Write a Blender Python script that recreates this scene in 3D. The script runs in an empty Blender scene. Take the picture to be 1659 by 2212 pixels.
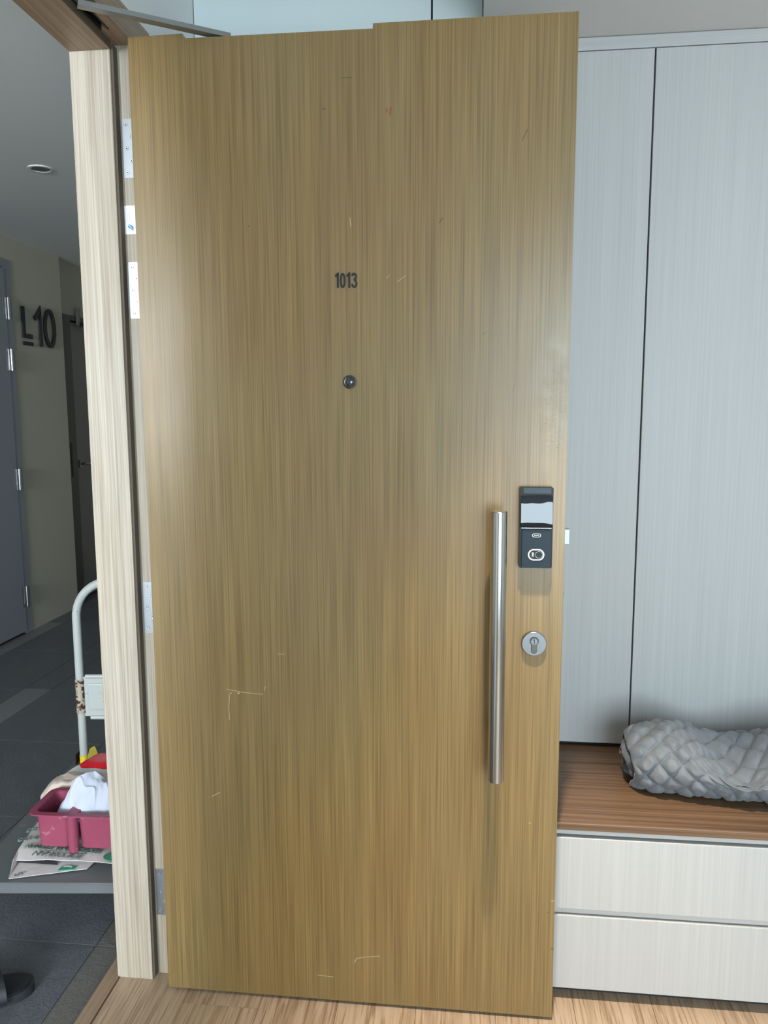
import bpy, bmesh, math, random
import numpy as np
from mathutils import Vector, Matrix, noise as mnoise
random.seed(7)
PI = math.pi
S = bpy.context.scene
COL = S.collection

# ------------------------------------------------------------------ camera
def make_camera():
    cd = bpy.data.cameras.new('camera'); co = bpy.data.objects.new('camera', cd); COL.objects.link(co)
    yaw, pitch, roll, f = 0.1099, 0.1306, -0.0035, 1671.3
    cy, sy, cp, sp = math.cos(yaw), math.sin(yaw), math.cos(pitch), math.sin(pitch)
    fw = Vector((-sy*cp, cy*cp, -sp)); r = Vector((cy, sy, 0)); u = r.cross(fw)
    cr, sr = math.cos(roll), math.sin(roll)
    r2 = r*cr + u*sr; u2 = u*cr - r*sr
    m = Matrix((r2, u2, -fw)).transposed().to_4x4(); m.translation = Vector((0.6943, -1.6056, 1.3606))
    co.matrix_world = m
    cd.sensor_fit = 'HORIZONTAL'; cd.sensor_width = 36.0; cd.lens = f*36.0/1659.0; cd.clip_start = 0.02
    S.camera = co
make_camera()

# ------------------------------------------------------------------ world, large lights, exposure
W = bpy.data.worlds.new('world'); S.world = W; W.use_nodes = True
W.node_tree.nodes['Background'].inputs[0].default_value = (0.72, 0.86, 1.0, 1)
W.node_tree.nodes['Background'].inputs[1].default_value = 1.0
def area(name, loc, rot, sx, sy, power, col):
    l = bpy.data.lights.new(name, 'AREA'); l.shape = 'RECTANGLE'; l.size = sx; l.size_y = sy
    l.energy = power; l.color = col
    o = bpy.data.objects.new(name, l); COL.objects.link(o); o.location = loc; o.rotation_euler = rot
    return o
# daylight entering by the living-room window behind the camera, and by the window at the corridor's end
area('daylight_window', (1.83, -3.12, 1.25), (PI/2, 0, 0), 1.86, 1.84, 98.0, (0.74, 0.91, 1.0))
area('daylight_corridor', (-1.1, -6.3, 1.78), (PI/2, 0, 0), 1.5, 1.0, 420.0, (0.90, 0.95, 1.0))
S.view_settings.view_transform = 'Standard'
S.view_settings.look = 'None'
S.view_settings.gamma = 1.0
S.view_settings.use_curve_mapping = False
S.view_settings.exposure = 0.0
S.cycles.max_bounces = 6; S.cycles.diffuse_bounces = 4; S.cycles.glossy_bounces = 3; S.cycles.transmission_bounces = 2; S.cycles.transparent_max_bounces = 4
S.cycles.use_light_tree = False; S.cycles.caustics_reflective = False; S.cycles.caustics_refractive = False

# ------------------------------------------------------------------ material helpers
def nn(nt, t, **kw):
    n = nt.nodes.new(t)
    for k, v in kw.items():
        if k.startswith('i_'):
            n.inputs[k[2:].replace('_', ' ')].default_value = v
        else:
            setattr(n, k, v)
    return n
def base_mat(name, col=(0.5, 0.5, 0.5), rough=0.5, metal=0.0, spec=0.5):
    m = bpy.data.materials.new(name); m.use_nodes = True
    b = m.node_tree.nodes['Principled BSDF']
    b.inputs['Base Color'].default_value = (*col, 1); b.inputs['Roughness'].default_value = rough
    b.inputs['Metallic'].default_value = metal; b.inputs['Specular IOR Level'].default_value = spec
    return m
def ramp(nt, stops):
    r = nt.nodes.new('ShaderNodeValToRGB')
    e = r.color_ramp.elements
    while len(e) > 1: e.remove(e[-1])
    for i, (p, c) in enumerate(stops):
        if i == 0: x = e[0]; x.position = p
        else: x = e.new(p)
        x.color = (*c, 1) if len(c) == 3 else c
    return r
def mixc(nt, fac, a, b, mode='MIX'):
    m = nt.nodes.new('ShaderNodeMix'); m.data_type = 'RGBA'; m.blend_type = mode; m.clamp_factor = True
    for sock, v in ((m.inputs[0], fac), (m.inputs[6], a), (m.inputs[7], b)):
        if hasattr(v, 'links'): nt.links.new(v, sock)
        elif isinstance(v, (int, float)): sock.default_value = v
        else: sock.default_value = (*v, 1)
    return m.outputs[2]
def math_(nt, op, a, b=None, c=None, clamp=False):
    m = nt.nodes.new('ShaderNodeMath'); m.operation = op; m.use_clamp = clamp
    for s, v in zip(m.inputs, (a, b, c)):
        if v is None: continue
        if hasattr(v, 'links'): nt.links.new(v, s)
        else: s.default_value = v
    return m.outputs[0]
def coords(nt, scale, rnd=False):
    tc = nt.nodes.new('ShaderNodeTexCoord'); v = tc.outputs['Object']
    if rnd:
        oi = nt.nodes.new('ShaderNodeObjectInfo')
        ad = nn(nt, 'ShaderNodeVectorMath', operation='ADD')
        sc = nn(nt, 'ShaderNodeVectorMath', operation='SCALE'); sc.inputs[0].default_value = (7.3, 3.1, 5.7)
        nt.links.new(oi.outputs['Random'], sc.inputs['Scale'])
        nt.links.new(v, ad.inputs[0]); nt.links.new(sc.outputs[0], ad.inputs[1]); v = ad.outputs[0]
    mp = nt.nodes.new('ShaderNodeMapping'); mp.inputs['Scale'].default_value = scale
    nt.links.new(v, mp.inputs['Vector'])
    return mp.outputs[0], tc, v
def noise(nt, vec, scale=1.0, detail=3.0, rough=0.55, dist=0.0):
    n = nn(nt, 'ShaderNodeTexNoise'); n.inputs['Scale'].default_value = scale; n.inputs['Detail'].default_value = detail
    n.inputs['Roughness'].default_value = rough; n.inputs['Distortion'].default_value = dist
    nt.links.new(vec, n.inputs['Vector']); return n.outputs['Fac']
def bump(nt, h, strength, dist=0.001):
    b = nn(nt, 'ShaderNodeBump'); b.inputs['Strength'].default_value = strength; b.inputs['Distance'].default_value = dist
    nt.links.new(h, b.inputs['Height']); return b.outputs[0]
def wood(name, dark, light, tint, along='Z', fine=260.0, lon=2.2, rough=0.4, contrast=(0.34, 0.66), bmp=0.15, broad=(2.5, 1.2), rnd=False, tintfac=0.6, spec=0.5):
    m = base_mat(name, light, rough, 0, spec); nt = m.node_tree; b = nt.nodes['Principled BSDF']
    k = {'X': (lon, fine, fine), 'Y': (fine, lon, fine), 'Z': (fine, fine, lon)}[along]
    v, tc, raw = coords(nt, k, rnd)
    f1 = noise(nt, v, 1.0, 2.0, 0.6)
    k2 = tuple(x*0.13 if x == fine else x*0.5 for x in k)
    mp2 = nt.nodes.new('ShaderNodeMapping'); mp2.inputs['Scale'].default_value = k2; nt.links.new(raw, mp2.inputs['Vector'])
    f2 = noise(nt, mp2.outputs[0], 1.0, 1.0, 0.5)
    f = math_(nt, 'ADD', math_(nt, 'MULTIPLY', f1, 0.76), math_(nt, 'MULTIPLY', f2, 0.24))
    r = ramp(nt, [(contrast[0], dark), (contrast[1], light)]); nt.links.new(f, r.inputs[0])
    kb = {'X': (broad[1], broad[0], broad[0]), 'Y': (broad[0], broad[1], broad[0]), 'Z': (broad[0], broad[0], broad[1])}[along]
    mp3 = nt.nodes.new('ShaderNodeMapping'); mp3.inputs['Scale'].default_value = kb; nt.links.new(raw, mp3.inputs['Vector'])
    f3 = noise(nt, mp3.outputs[0], 1.0, 1.0, 0.5)
    r3 = ramp(nt, [(0.36, (0, 0, 0)), (0.64, (1, 1, 1))]); nt.links.new(f3, r3.inputs[0])
    col = mixc(nt, math_(nt, 'MULTIPLY', r3.outputs[0], tintfac), r.outputs[0], tint, 'MULTIPLY')
    nt.links.new(col, b.inputs['Base Color'])
    m['col'] = 1
    return m, nt, b, col, tc, f
def seg_group():
    g = bpy.data.node_groups.new('segment_mask', 'ShaderNodeTree')
    g.interface.new_socket('P', in_out='INPUT', socket_type='NodeSocketVector')
    g.interface.new_socket('A', in_out='INPUT', socket_type='NodeSocketVector')
    g.interface.new_socket('B', in_out='INPUT', socket_type='NodeSocketVector')
    g.interface.new_socket('W', in_out='INPUT', socket_type='NodeSocketFloat')
    g.interface.new_socket('Mask', in_out='OUTPUT', socket_type='NodeSocketFloat')
    i = g.nodes.new('NodeGroupInput'); o = g.nodes.new('NodeGroupOutput'); L = g.links.new
    def vm(op, a, b):
        n = g.nodes.new('ShaderNodeVectorMath'); n.operation = op; L(a, n.inputs[0]); L(b, n.inputs[1]); return n
    pa = vm('SUBTRACT', i.outputs['P'], i.outputs['A']).outputs[0]; ba = vm('SUBTRACT', i.outputs['B'], i.outputs['A']).outputs[0]
    h = math_(g, 'DIVIDE', vm('DOT_PRODUCT', pa, ba).outputs['Value'], vm('DOT_PRODUCT', ba, ba).outputs['Value'], clamp=True)
    sc = g.nodes.new('ShaderNodeVectorMath'); sc.operation = 'SCALE'; L(ba, sc.inputs[0]); L(h, sc.inputs['Scale'])
    d = vm('DISTANCE', pa, sc.outputs[0]).outputs['Value']
    q = math_(g, 'DIVIDE', d, i.outputs['W'])
    L(math_(g, 'SUBTRACT', 1.5, q, clamp=True), o.inputs['Mask'])
    return g
SEG = seg_group()
def seg(nt, pos, a, b, w):
    n = nt.nodes.new('ShaderNodeGroup'); n.node_tree = SEG
    nt.links.new(pos, n.inputs['P']); n.inputs['A'].default_value = a; n.inputs['B'].default_value = b; n.inputs['W'].default_value = w
    return n.outputs['Mask']
def flecks(m, scale, thresh, col, soft=0.03):
    """small irregular specks of another colour on an existing material"""
    nt = m.node_tree; b = nt.nodes['Principled BSDF']
    v, tc, raw = coords(nt, (1, 1, 1))
    n = noise(nt, v, scale, 3, 0.6)
    r = ramp(nt, [(thresh, (0, 0, 0)), (thresh+soft, (1, 1, 1))]); nt.links.new(n, r.inputs[0])
    src = b.inputs['Base Color'].links[0].from_socket if b.inputs['Base Color'].links else tuple(b.inputs['Base Color'].default_value)[:3]
    nt.links.new(mixc(nt, r.outputs[0], src, col), b.inputs['Base Color'])
    return m
def noise_bump(m, scale, strength, dist=0.002, detail=4):
    nt = m.node_tree; v, tc, raw = coords(nt, (1, 1, 1))
    nt.links.new(bump(nt, noise(nt, v, scale, detail), strength, dist), nt.nodes['Principled BSDF'].inputs['Normal'])
    return m

# ---- materials
M = {}
def door_material():
    m, nt, b, col, tc, f = wood('door_veneer', (0.142, 0.094, 0.034), (0.298, 0.205, 0.084), (1.0, 0.84, 0.70), 'Z', 300, 2.8, 0.36, (0.30, 0.68), 0.12, (6.0, 1.6), tintfac=0.45, spec=0.62)
    p = tc.outputs['Object']
    pale = [((.164, 0, .747), (.205, 0, .741), .0006), ((.205, 0, .741), (.2452, 0, .7385), .0006), ((.1703, 0, .735), (.1672, 0, .705), .0006),
            ((.1672, 0, .705), (.1690, 0, .676), .0005), ((.1722, 0, .7385), (.1735, 0, .7385), .0014), ((.190, 0, .7385), (.1915, 0, .7395), .0018),
            ((.1219, 0, .4928), (.140, 0, .503), .0007), ((.250, 0, .748), (.252, 0, .757), .0006), ((.4458, 0, .1067), (.450, 0, .117), .0007),
            ((.450, 0, .117), (.470, 0, .122), .0006), ((.470, 0, .122), (.5035, 0, .1275), .0005), ((.36, 0, .068), (.395, 0, .066), .0006),
            ((.282, 0, .832), (.298, 0, .832), .0005), ((.524, 0, 1.626), (.530, 0, 1.632), .0004), ((.545, 0, 1.618), (.5626, 0, 1.630), .0004),
            ((.452, 0, 1.728), (.450, 0, 1.745), .0006), ((.885, 0, .29), (.892, 0, .29), .0008), ((.833, 0, .47), (.835, 0, .468), .0008)]
    dark = [((.434, 0, 2.0107), (.456, 0, 2.0112), .0007), ((.397, 0, 1.955), (.402, 0, 1.955), .0012), ((.780, 0, 1.395), (.7835, 0, 1.411), .0006),
            ((.630, 0, 1.731), (.636, 0, 1.739), .0012), ((.240, 0, 1.735), (.2415, 0, 1.736), .0012), ((.718, 0, 1.512), (.726, 0, 1.515), .0006),
            ((.877, 0, .262), (.8775, 0, .2625), .0012), ((.887, 0, .175), (.891, 0, .175), .0016), ((.790, 0, 1.88), (.80, 0, 1.90), .0010)]
    red = [((.5255, 0, 1.943), (.526, 0, 1.950), .0014), ((.5320, 0, 1.940), (.5335, 0, 1.951), .0020), ((.5305, 0, 1.9375), (.5315, 0, 1.938), .0010)]
    def union(segs):
        out = None
        for a, bb, w in segs:
            s = seg(nt, p, a, bb, w)
            out = s if out is None else math_(nt, 'MAXIMUM', out, s)
        return out
    c = mixc(nt, math_(nt, 'MULTIPLY', union(pale), 0.75), col, (0.62, 0.52, 0.34))
    c = mixc(nt, math_(nt, 'MULTIPLY', union(dark), 0.75), c, (0.09, 0.055, 0.025))
    c = mixc(nt, math_(nt, 'MULTIPLY', union(red), 0.8), c, (0.26, 0.06, 0.025))
    # worn, greasy patch by the latch edge: little dark chips and a duller varnish, both with ragged outlines
    patch = seg(nt, p, (.868, 0, 1.30), (.866, 0, 1.42), .030)
    v, _, _ = coords(nt, (1, 1, 1))
    chips = math_(nt, 'MULTIPLY', math_(nt, 'GREATER_THAN', noise(nt, v, 170, 2, 0.6), 0.62), patch)
    c = mixc(nt, math_(nt, 'MULTIPLY', chips, 0.7), c, (0.10, 0.065, 0.035))
    wide = seg(nt, p, (.875, 0, 1.28), (.872, 0, 1.46), .055)
    hz = ramp(nt, [(0.40, (0, 0, 0)), (0.66, (1, 1, 1))]); nt.links.new(noise(nt, v, 26, 3, 0.65), hz.inputs[0])
    haze = math_(nt, 'MULTIPLY', math_(nt, 'POWER', math_(nt, 'MULTIPLY', wide, 0.67), 1.5), hz.outputs[0])
    nt.links.new(c, b.inputs['Base Color'])
    rr = math_(nt, 'SUBTRACT', math_(nt, 'ADD', 0.27, math_(nt, 'MULTIPLY', noise(nt, v, 6, 3), 0.10)), math_(nt, 'MULTIPLY', haze, 0.13))
    nt.links.new(rr, b.inputs['Roughness'])
    return m
M['door'] = door_material()
M['jamb'] = wood('jamb_oak', (0.25, 0.205, 0.15), (0.435, 0.395, 0.335), (0.95, 0.91, 0.84), 'Z', 300, 3.0, 0.5, (0.28, 0.60), 0.2, (8, 2))[0]
M['head'] = wood('head_oak_shade_tone', (0.20, 0.135, 0.088), (0.36, 0.26, 0.18), (0.94, 0.88, 0.80), 'Y', 300, 3.0, 0.5, (0.28, 0.60), 0.2, (8, 2))[0]  # jamb oak darkened, the head's shade put into its colour; threshold shares it
M['laminate'] = wood('pale_laminate', (0.455, 0.45, 0.445), (0.525, 0.52, 0.51), (0.95, 0.97, 0.985), 'Z', 190, 1.8, 0.5, (0.3, 0.7), 0.05, (4, 1.0))[0]
M['laminate_h'] = wood('pale_laminate_filler', (0.455, 0.45, 0.445), (0.525, 0.52, 0.51), (0.95, 0.97, 0.985), 'X', 190, 1.8, 0.5, (0.3, 0.7), 0.05, (4, 1.0))[0]
M['bench'] = wood('walnut_laminate', (0.095, 0.052, 0.027), (0.245, 0.143, 0.078), (0.85, 0.80, 0.75), 'X', 110, 1.2, 0.42, (0.32, 0.68), 0.1, (9, 1.0))[0]
def floor_material():
    m = base_mat('oak_vinyl', (0.45, 0.32, 0.2), 0.45); nt = m.node_tree; b = nt.nodes['Principled BSDF']
    v, tc, raw = coords(nt, (210.0, 7.0, 1.0), True)
    f1 = noise(nt, v, 1, 2, 0.55, 0.4)
    mp = nt.nodes.new('ShaderNodeMapping'); mp.inputs['Scale'].default_value = (34, 1.7, 1); nt.links.new(raw, mp.inputs['Vector'])
    f2 = noise(nt, mp.outputs[0], 1, 2, 0.55, 1.8)
    r = ramp(nt, [(0.36, (0.27, 0.18, 0.112)), (0.47, (0.395, 0.285, 0.195)), (0.70, (0.43, 0.315, 0.222))]); nt.links.new(f1, r.inputs[0])
    r2 = ramp(nt, [(0.38, (0.80, 0.76, 0.71)), (0.50, (1, 1, 1))]); nt.links.new(f2, r2.inputs[0])
    nt.links.new(mixc(nt, 1.0, r.outputs[0], r2.outputs[0], 'MULTIPLY'), b.inputs['Base Color'])
    return m
M['floor'] = floor_material()
def tile_material(name, c1, c2):
    m = base_mat(name, c1, 0.42); nt = m.node_tree; b = nt.nodes['Principled BSDF']
    v, tc, raw = coords(nt, (1, 1, 1), True)
    n1 = noise(nt, v, 9, 5, 0.65, 0.6); n2 = noise(nt, v, 120, 3, 0.6)
    r = ramp(nt, [(0.3, c1), (0.7, c2)]); nt.links.new(math_(nt, 'ADD', math_(nt, 'MULTIPLY', n1, 0.5), math_(nt, 'MULTIPLY', n2, 0.5)), r.inputs[0])
    nt.links.new(r.outputs[0], b.inputs['Base Color'])
    n3 = noise(nt, v, 70, 4, 0.6, 1.5)
    nt.links.new(bump(nt, n3, 0.55, 0.004), b.inputs['Normal'])
    return m
M['tile'] = tile_material('slate_tile', (0.075, 0.085, 0.098), (0.125, 0.135, 0.15))
M['tile_pale'] = tile_material('pale_border_tile', (0.115, 0.112, 0.105), (0.150, 0.146, 0.138))
M['tile_strip'] = tile_material('grey_strip_tile', (0.165, 0.17, 0.175), (0.205, 0.21, 0.215))
M['grout'] = base_mat('grout', (0.20, 0.20, 0.20), 0.9)
M['white_wall'] = base_mat('white_paint', (0.72, 0.73, 0.73), 0.7)
M['ceiling'] = base_mat('ceiling_paint', (0.72, 0.70, 0.68), 0.8)
M['corr_ceiling'] = base_mat('corridor_ceiling_paint', (0.80, 0.83, 0.82), 0.8)
M['olive_wall'] = noise_bump(base_mat('olive_grey_paint', (0.56, 0.55, 0.455), 0.75), 120, 0.08)
M['white_gloss'] = base_mat('white_lacquer', (0.76, 0.85, 0.87), 0.3)
M['grey_door'] = base_mat('grey_door_paint', (0.30, 0.33, 0.37), 0.45)
M['taupe_door'] = base_mat('taupe_door_paint', (0.26, 0.245, 0.235), 0.5)
M['dark_frame'] = base_mat('dark_steel_frame', (0.10, 0.105, 0.10), 0.5)
M['black'] = base_mat('black_matte', (0.012, 0.012, 0.014), 0.5)
M['sign'] = base_mat('black_sign', (0.008, 0.010, 0.014), 0.45)
M['void'] = base_mat('dark_gap', (0.02, 0.02, 0.02), 0.9)
M['kick'] = base_mat('black_kickboard', (0.03, 0.032, 0.036), 0.5)
M['seal'] = base_mat('brown_rubber_seal', (0.085, 0.065, 0.045), 0.7)
M['steel'] = base_mat('brushed_steel', (0.58, 0.565, 0.54), 0.17, 1.0)
M['satin'] = noise_bump(base_mat('satin_nickel', (0.27, 0.28, 0.29), 0.34, 1.0), 400, 0.05)
M['hinge'] = base_mat('zinc_hinge', (0.31, 0.34, 0.37), 0.42, 1.0)
M['screw'] = base_mat('bright_screw', (0.85, 0.87, 0.88), 0.22, 1.0)
M['chrome'] = base_mat('chrome', (0.85, 0.88, 0.88), 0.12, 1.0)
M['arm'] = base_mat('grey_closer_arm', (0.30, 0.31, 0.31), 0.38, 0.85)
M['lock_black'] = base_mat('lock_black', (0.006, 0.007, 0.009), 0.35, 0, 0.25)
M['lock_panel'] = base_mat('lock_blue_black', (0.014, 0.026, 0.038), 0.42, 0, 0.22)
M['lock_cap'] = base_mat('lock_slate', (0.040, 0.058, 0.075), 0.45, 0, 0.3)
def warped_glass():
    m = base_mat('lock_screen_gloss', (0.006, 0.009, 0.014), 0.03, 0, 0.9)
    return noise_bump(m, 38, 0.16, 0.004, 0)
M['screen'] = warped_glass()
M['gold'] = base_mat('pale_gold', (0.95, 0.86, 0.58), 0.25, 1.0)
M['print_white'] = base_mat('white_print', (0.8, 0.85, 0.86), 0.5)
M['lens'] = base_mat('dark_lens', (0.02, 0.03, 0.035), 0.04, 0, 1.0)
M['peep_ring'] = base_mat('dark_bronze', (0.16, 0.15, 0.14), 0.3, 1.0)
M['sticker'] = base_mat('white_sticker', (0.88, 0.90, 0.90), 0.45)
M['sticker_blue'] = base_mat('sticker_blue', (0.03, 0.24, 0.50), 0.45)
M['sticker_grey'] = base_mat('sticker_grey_print', (0.50, 0.56, 0.58), 0.5)
M['pink'] = flecks(noise_bump(base_mat('pink_plastic', (0.27, 0.052, 0.098), 0.42), 30, 0.05), 38, 0.66, (0.36, 0.13, 0.18))
M['cloth'] = noise_bump(base_mat('white_cloth', (0.52, 0.56, 0.67), 0.9), 55, 0.25, 0.003)
M['red'] = base_mat('red_film', (0.66, 0.008, 0.025), 0.3)
M['film'] = noise_bump(base_mat('white_film', (0.78, 0.80, 0.80), 0.35), 60, 0.2, 0.003)
M['beige'] = noise_bump(base_mat('beige_sack', (0.66, 0.56, 0.50), 0.6), 45, 0.35, 0.004)
M['paper'] = noise_bump(base_mat('sack_paper', (0.66, 0.62, 0.62), 0.55), 50, 0.3, 0.003)
M['green'] = base_mat('green_print', (0.045, 0.26, 0.16), 0.55)
M['green_grey'] = base_mat('grey_green_print', (0.16, 0.22, 0.20), 0.55)
def trolley_paint(name, col, rust=0.0):
    m = base_mat(name, col, 0.35); flecks(m, 70, 0.70, (0.12, 0.11, 0.10), 0.02)
    if rust: flecks(m, 60, rust, (0.075, 0.028, 0.018), 0.02)
    return m
M['tube'] = trolley_paint('pale_grey_enamel', (0.46, 0.50, 0.49))
M['rusty'] = trolley_paint('rusty_enamel', (0.43, 0.40, 0.32), 0.50)
M['deck'] = flecks(noise_bump(base_mat('deck_steel', (0.15, 0.165, 0.175), 0.42, 0.2), 14, 0.1, 0.003), 16, 0.66, (0.30, 0.27, 0.24), 0.08)
M['yellow'] = base_mat('yellow_plastic', (0.78, 0.58, 0.03), 0.4)
M['olive_yellow'] = base_mat('olive_yellow_steel', (0.34, 0.29, 0.03), 0.4)
M['tyre'] = base_mat('grey_rubber', (0.06, 0.06, 0.065), 0.7)
M['sandal'] = noise_bump(base_mat('black_rubber', (0.010, 0.012, 0.016), 0.55), 150, 0.2)
M['sandal_edge'] = base_mat('dark_grey_rubber', (0.022, 0.024, 0.027), 0.55)
M['lamp_white'] = base_mat('lamp_white', (0.75, 0.76, 0.75), 0.4)
M['lamp_dark'] = base_mat('lamp_grey_reflector', (0.22, 0.24, 0.24), 0.3, 0.6)
def glow(name, col, s):
    m = base_mat(name, (0.8, 0.8, 0.8)); b = m.node_tree.nodes['Principled BSDF']
    b.inputs['Emission Color'].default_value = (*col, 1); b.inputs['Emission Strength'].default_value = s; return m
M['lamp_glow'] = glow('warm_lamp', (1.0, 0.80, 0.55), 6.0)
def pane_material():
    m = bpy.data.materials.new('window_glass'); m.use_nodes = True; nt = m.node_tree
    nt.nodes.remove(nt.nodes['Principled BSDF']); out = nt.nodes['Material Output']
    t = nt.nodes.new('ShaderNodeBsdfTransparent'); g = nt.nodes.new('ShaderNodeBsdfGlossy'); g.inputs['Roughness'].default_value = 0.02
    mx = nt.nodes.new('ShaderNodeMixShader'); fr = nt.nodes.new('ShaderNodeFresnel')
    nt.links.new(fr.outputs[0], mx.inputs[0]); nt.links.new(t.outputs[0], mx.inputs[1]); nt.links.new(g.outputs[0], mx.inputs[2]); nt.links.new(mx.outputs[0], out.inputs['Surface'])
    return m
M['pane'] = pane_material()
def quilt_material():
    m = base_mat('grey_quilt', (0.185, 0.198, 0.215), 0.62); nt = m.node_tree; b = nt.nodes['Principled BSDF']
    b.inputs['Sheen Weight'].default_value = 0.25; b.inputs['Sheen Roughness'].default_value = 0.4
    v, _, _ = coords(nt, (1, 1, 1)); n = noise(nt, v, 160, 4, 0.6, 0.6)
    at = nn(nt, 'ShaderNodeAttribute', attribute_name='stitch')
    h = math_(nt, 'SUBTRACT', math_(nt, 'MULTIPLY', n, 0.5), at.outputs['Fac'])
    nt.links.new(bump(nt, h, 0.55, 0.002), b.inputs['Normal'])
    return m
M['quilt'] = quilt_material()

# ------------------------------------------------------------------ mesh helpers
class Mesh:
    def __init__(s): s.v = []; s.f = []
    def add(s, vs, fs):
        o = len(s.v); s.v += [tuple(map(float, v)) for v in vs]; s.f += [tuple(i+o for i in f) for f in fs]; return s
    def box(s, x0, x1, y0, y1, z0, z1, bev=0.0):
        bm = bmesh.new(); bmesh.ops.create_cube(bm, size=1.0)
        for v in bm.verts: v.co = Vector(((x0+x1)/2+v.co.x*(x1-x0), (y0+y1)/2+v.co.y*(y1-y0), (z0+z1)/2+v.co.z*(z1-z0)))
        if bev > 0: bmesh.ops.bevel(bm, geom=list(bm.edges), offset=bev, segments=2, profile=0.6, affect='EDGES')
        bm.verts.index_update()
        s.add([v.co for v in bm.verts], [[v.index for v in f.verts] for f in bm.faces]); bm.free(); return s
    def prism(s, poly, fn, d0, d1):
        """poly: (a,b) outline; fn(a,b,d)->xyz; extruded from d0 to d1"""
        n = len(poly); vs = [fn(a, b, d0) for a, b in poly]+[fn(a, b, d1) for a, b in poly]
        fs = [tuple(range(n))[::-1], tuple(range(n, 2*n))]+[(i, (i+1) % n, n+(i+1) % n, n+i) for i in range(n)]
        return s.add(vs, fs)
    def lathe(s, prof, fn, n=32):
        """prof: (r,h) list; fn(a,b,h)->xyz"""
        vs = []; fs = []; k = len(prof)
        for i in range(n):
            t = 2*PI*i/n
            for r, h in prof: vs.append(fn(r*math.cos(t), r*math.sin(t), h))
        for i in range(n):
            j = (i+1) % n
            for q in range(k-1): fs.append((i*k+q, j*k+q, j*k+q+1, i*k+q+1))
        fs.append(tuple(i*k for i in range(n))[::-1]); fs.append(tuple(i*k+k-1 for i in range(n)))
        return s.add(vs, fs)
    def tube(s, pts, r, n=14, caps=True):
        pts = [Vector(p) for p in pts]; vs = []; fs = []; up = None
        for i, p in enumerate(pts):
            t = (pts[min(i+1, len(pts)-1)]-pts[max(i-1, 0)]).normalized()
            if up is None: up = t.orthogonal().normalized()
            up = (up-t*up.dot(t)).normalized(); w = t.cross(up)
            for k in range(n):
                a = 2*PI*k/n; vs.append(p+(up*math.cos(a)+w*math.sin(a))*r)
        for i in range(len(pts)-1):
            for k in range(n):
                j = (k+1) % n; fs.append((i*n+k, i*n+j, (i+1)*n+j, (i+1)*n+k))
        if caps: fs.append(tuple(range(n))[::-1]); fs.append(tuple((len(pts)-1)*n+k for k in range(n)))
        return s.add(vs, fs)
    def ribbon(s, pts, w, fn, d0, d1, closed=False):
        """a stroke of width w along (a,b) points, extruded d0..d1"""
        P = [Vector(p) for p in pts]; n = len(P); L = []; R = []
        for i in range(n):
            a = P[(i-1) % n] if (closed or i > 0) else None; c = P[(i+1) % n] if (closed or i < n-1) else None
            t1 = (P[i]-a).normalized() if a is not None else None; t2 = (c-P[i]).normalized() if c is not None else None
            if t1 is None: t1 = t2
            if t2 is None: t2 = t1
            n1 = Vector((-t1.y, t1.x)); n2 = Vector((-t2.y, t2.x)); m = (n1+n2)
            m = m.normalized() if m.length > 1e-6 else n1
            k = 1.0/max(0.45, m.dot(n1)); L.append(P[i]+m*w/2*k); R.append(P[i]-m*w/2*k)
        vs = [fn(p.x, p.y, d) for d in (d0, d1) for p in L+R]; fs = []
        N = 2*n
        rng = range(n if closed else n-1)
        for i in rng:
            j = (i+1) % n
            fs += [(i, j, n+j, n+i), (N+i, N+n+i, N+n+j, N+j), (i, N+i, N+j, j), (n+i, n+j, N+n+j, N+n+i)]
        if not closed: fs += [(0, n, N+n, N), (n-1, N+n-1, N+2*n-1, 2*n-1)]
        return s.add(vs, fs)
def rrect(a0, a1, b0, b1, r, n=6):
    out = []
    for ca, cb, t0 in ((a1-r, b1-r, 0), (a0+r, b1-r, PI/2), (a0+r, b0+r, PI), (a1-r, b0+r, 1.5*PI)):
        for i in range(n+1):
            t = t0+PI/2*i/n; out.append((ca+r*math.cos(t), cb+r*math.sin(t)))
    return out
def ellipse(ca, cb, ra, rb, n=40, t0=0, t1=2*PI, closed=True):
    k = n if closed else n+1
    return [(ca+ra*math.cos(t0+(t1-t0)*i/n), cb+rb*math.sin(t0+(t1-t0)*i/n)) for i in range(k)]
def link(o, parent=None):
    COL.objects.link(o)
    if parent is not None: o.parent = parent
    return o
def mk(name, me, mat, parent=None, smooth=None, local=False, **props):
    """one mesh object; world coordinates become relative to an unrotated parent's origin"""
    off = Vector((0, 0, 0))
    if parent is not None and not local:
        q = parent
        while q is not None: off += q.location; q = q.parent
    d = bpy.data.meshes.new(name)
    d.from_pydata([tuple(Vector(v)-off) for v in me.v], [], me.f)
    bm = bmesh.new(); bm.from_mesh(d); bmesh.ops.recalc_face_normals(bm, faces=bm.faces); bm.to_mesh(d); bm.free()
    d.materials.append(mat)
    if smooth is not None:
        d.polygons.foreach_set('use_smooth', [True]*len(d.polygons))
        d.set_sharp_from_angle(angle=math.radians(smooth))
    d.update()
    o = bpy.data.objects.new(name, d); link(o, parent)
    for k, v in props.items(): o[k] = v
    return o
def thing(name, label, cat=None, loc=(0, 0, 0), rz=0.0, kind=None, group=None):
    o = bpy.data.objects.new(name, None); o.empty_display_size = 0.05; link(o)
    o.location = loc; o.rotation_euler = (0, 0, rz); o['label'] = label
    if cat: o['category'] = cat
    if kind: o['kind'] = kind
    if group: o['group'] = group
    return o
def struct(name, me, mat, label, smooth=None):
    return mk(name, me, mat, None, smooth, kind='structure', label=label)
def instance(src, name, parent, loc):
    o = bpy.data.objects.new(name, src.data); link(o, parent); o.location = loc; return o
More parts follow.
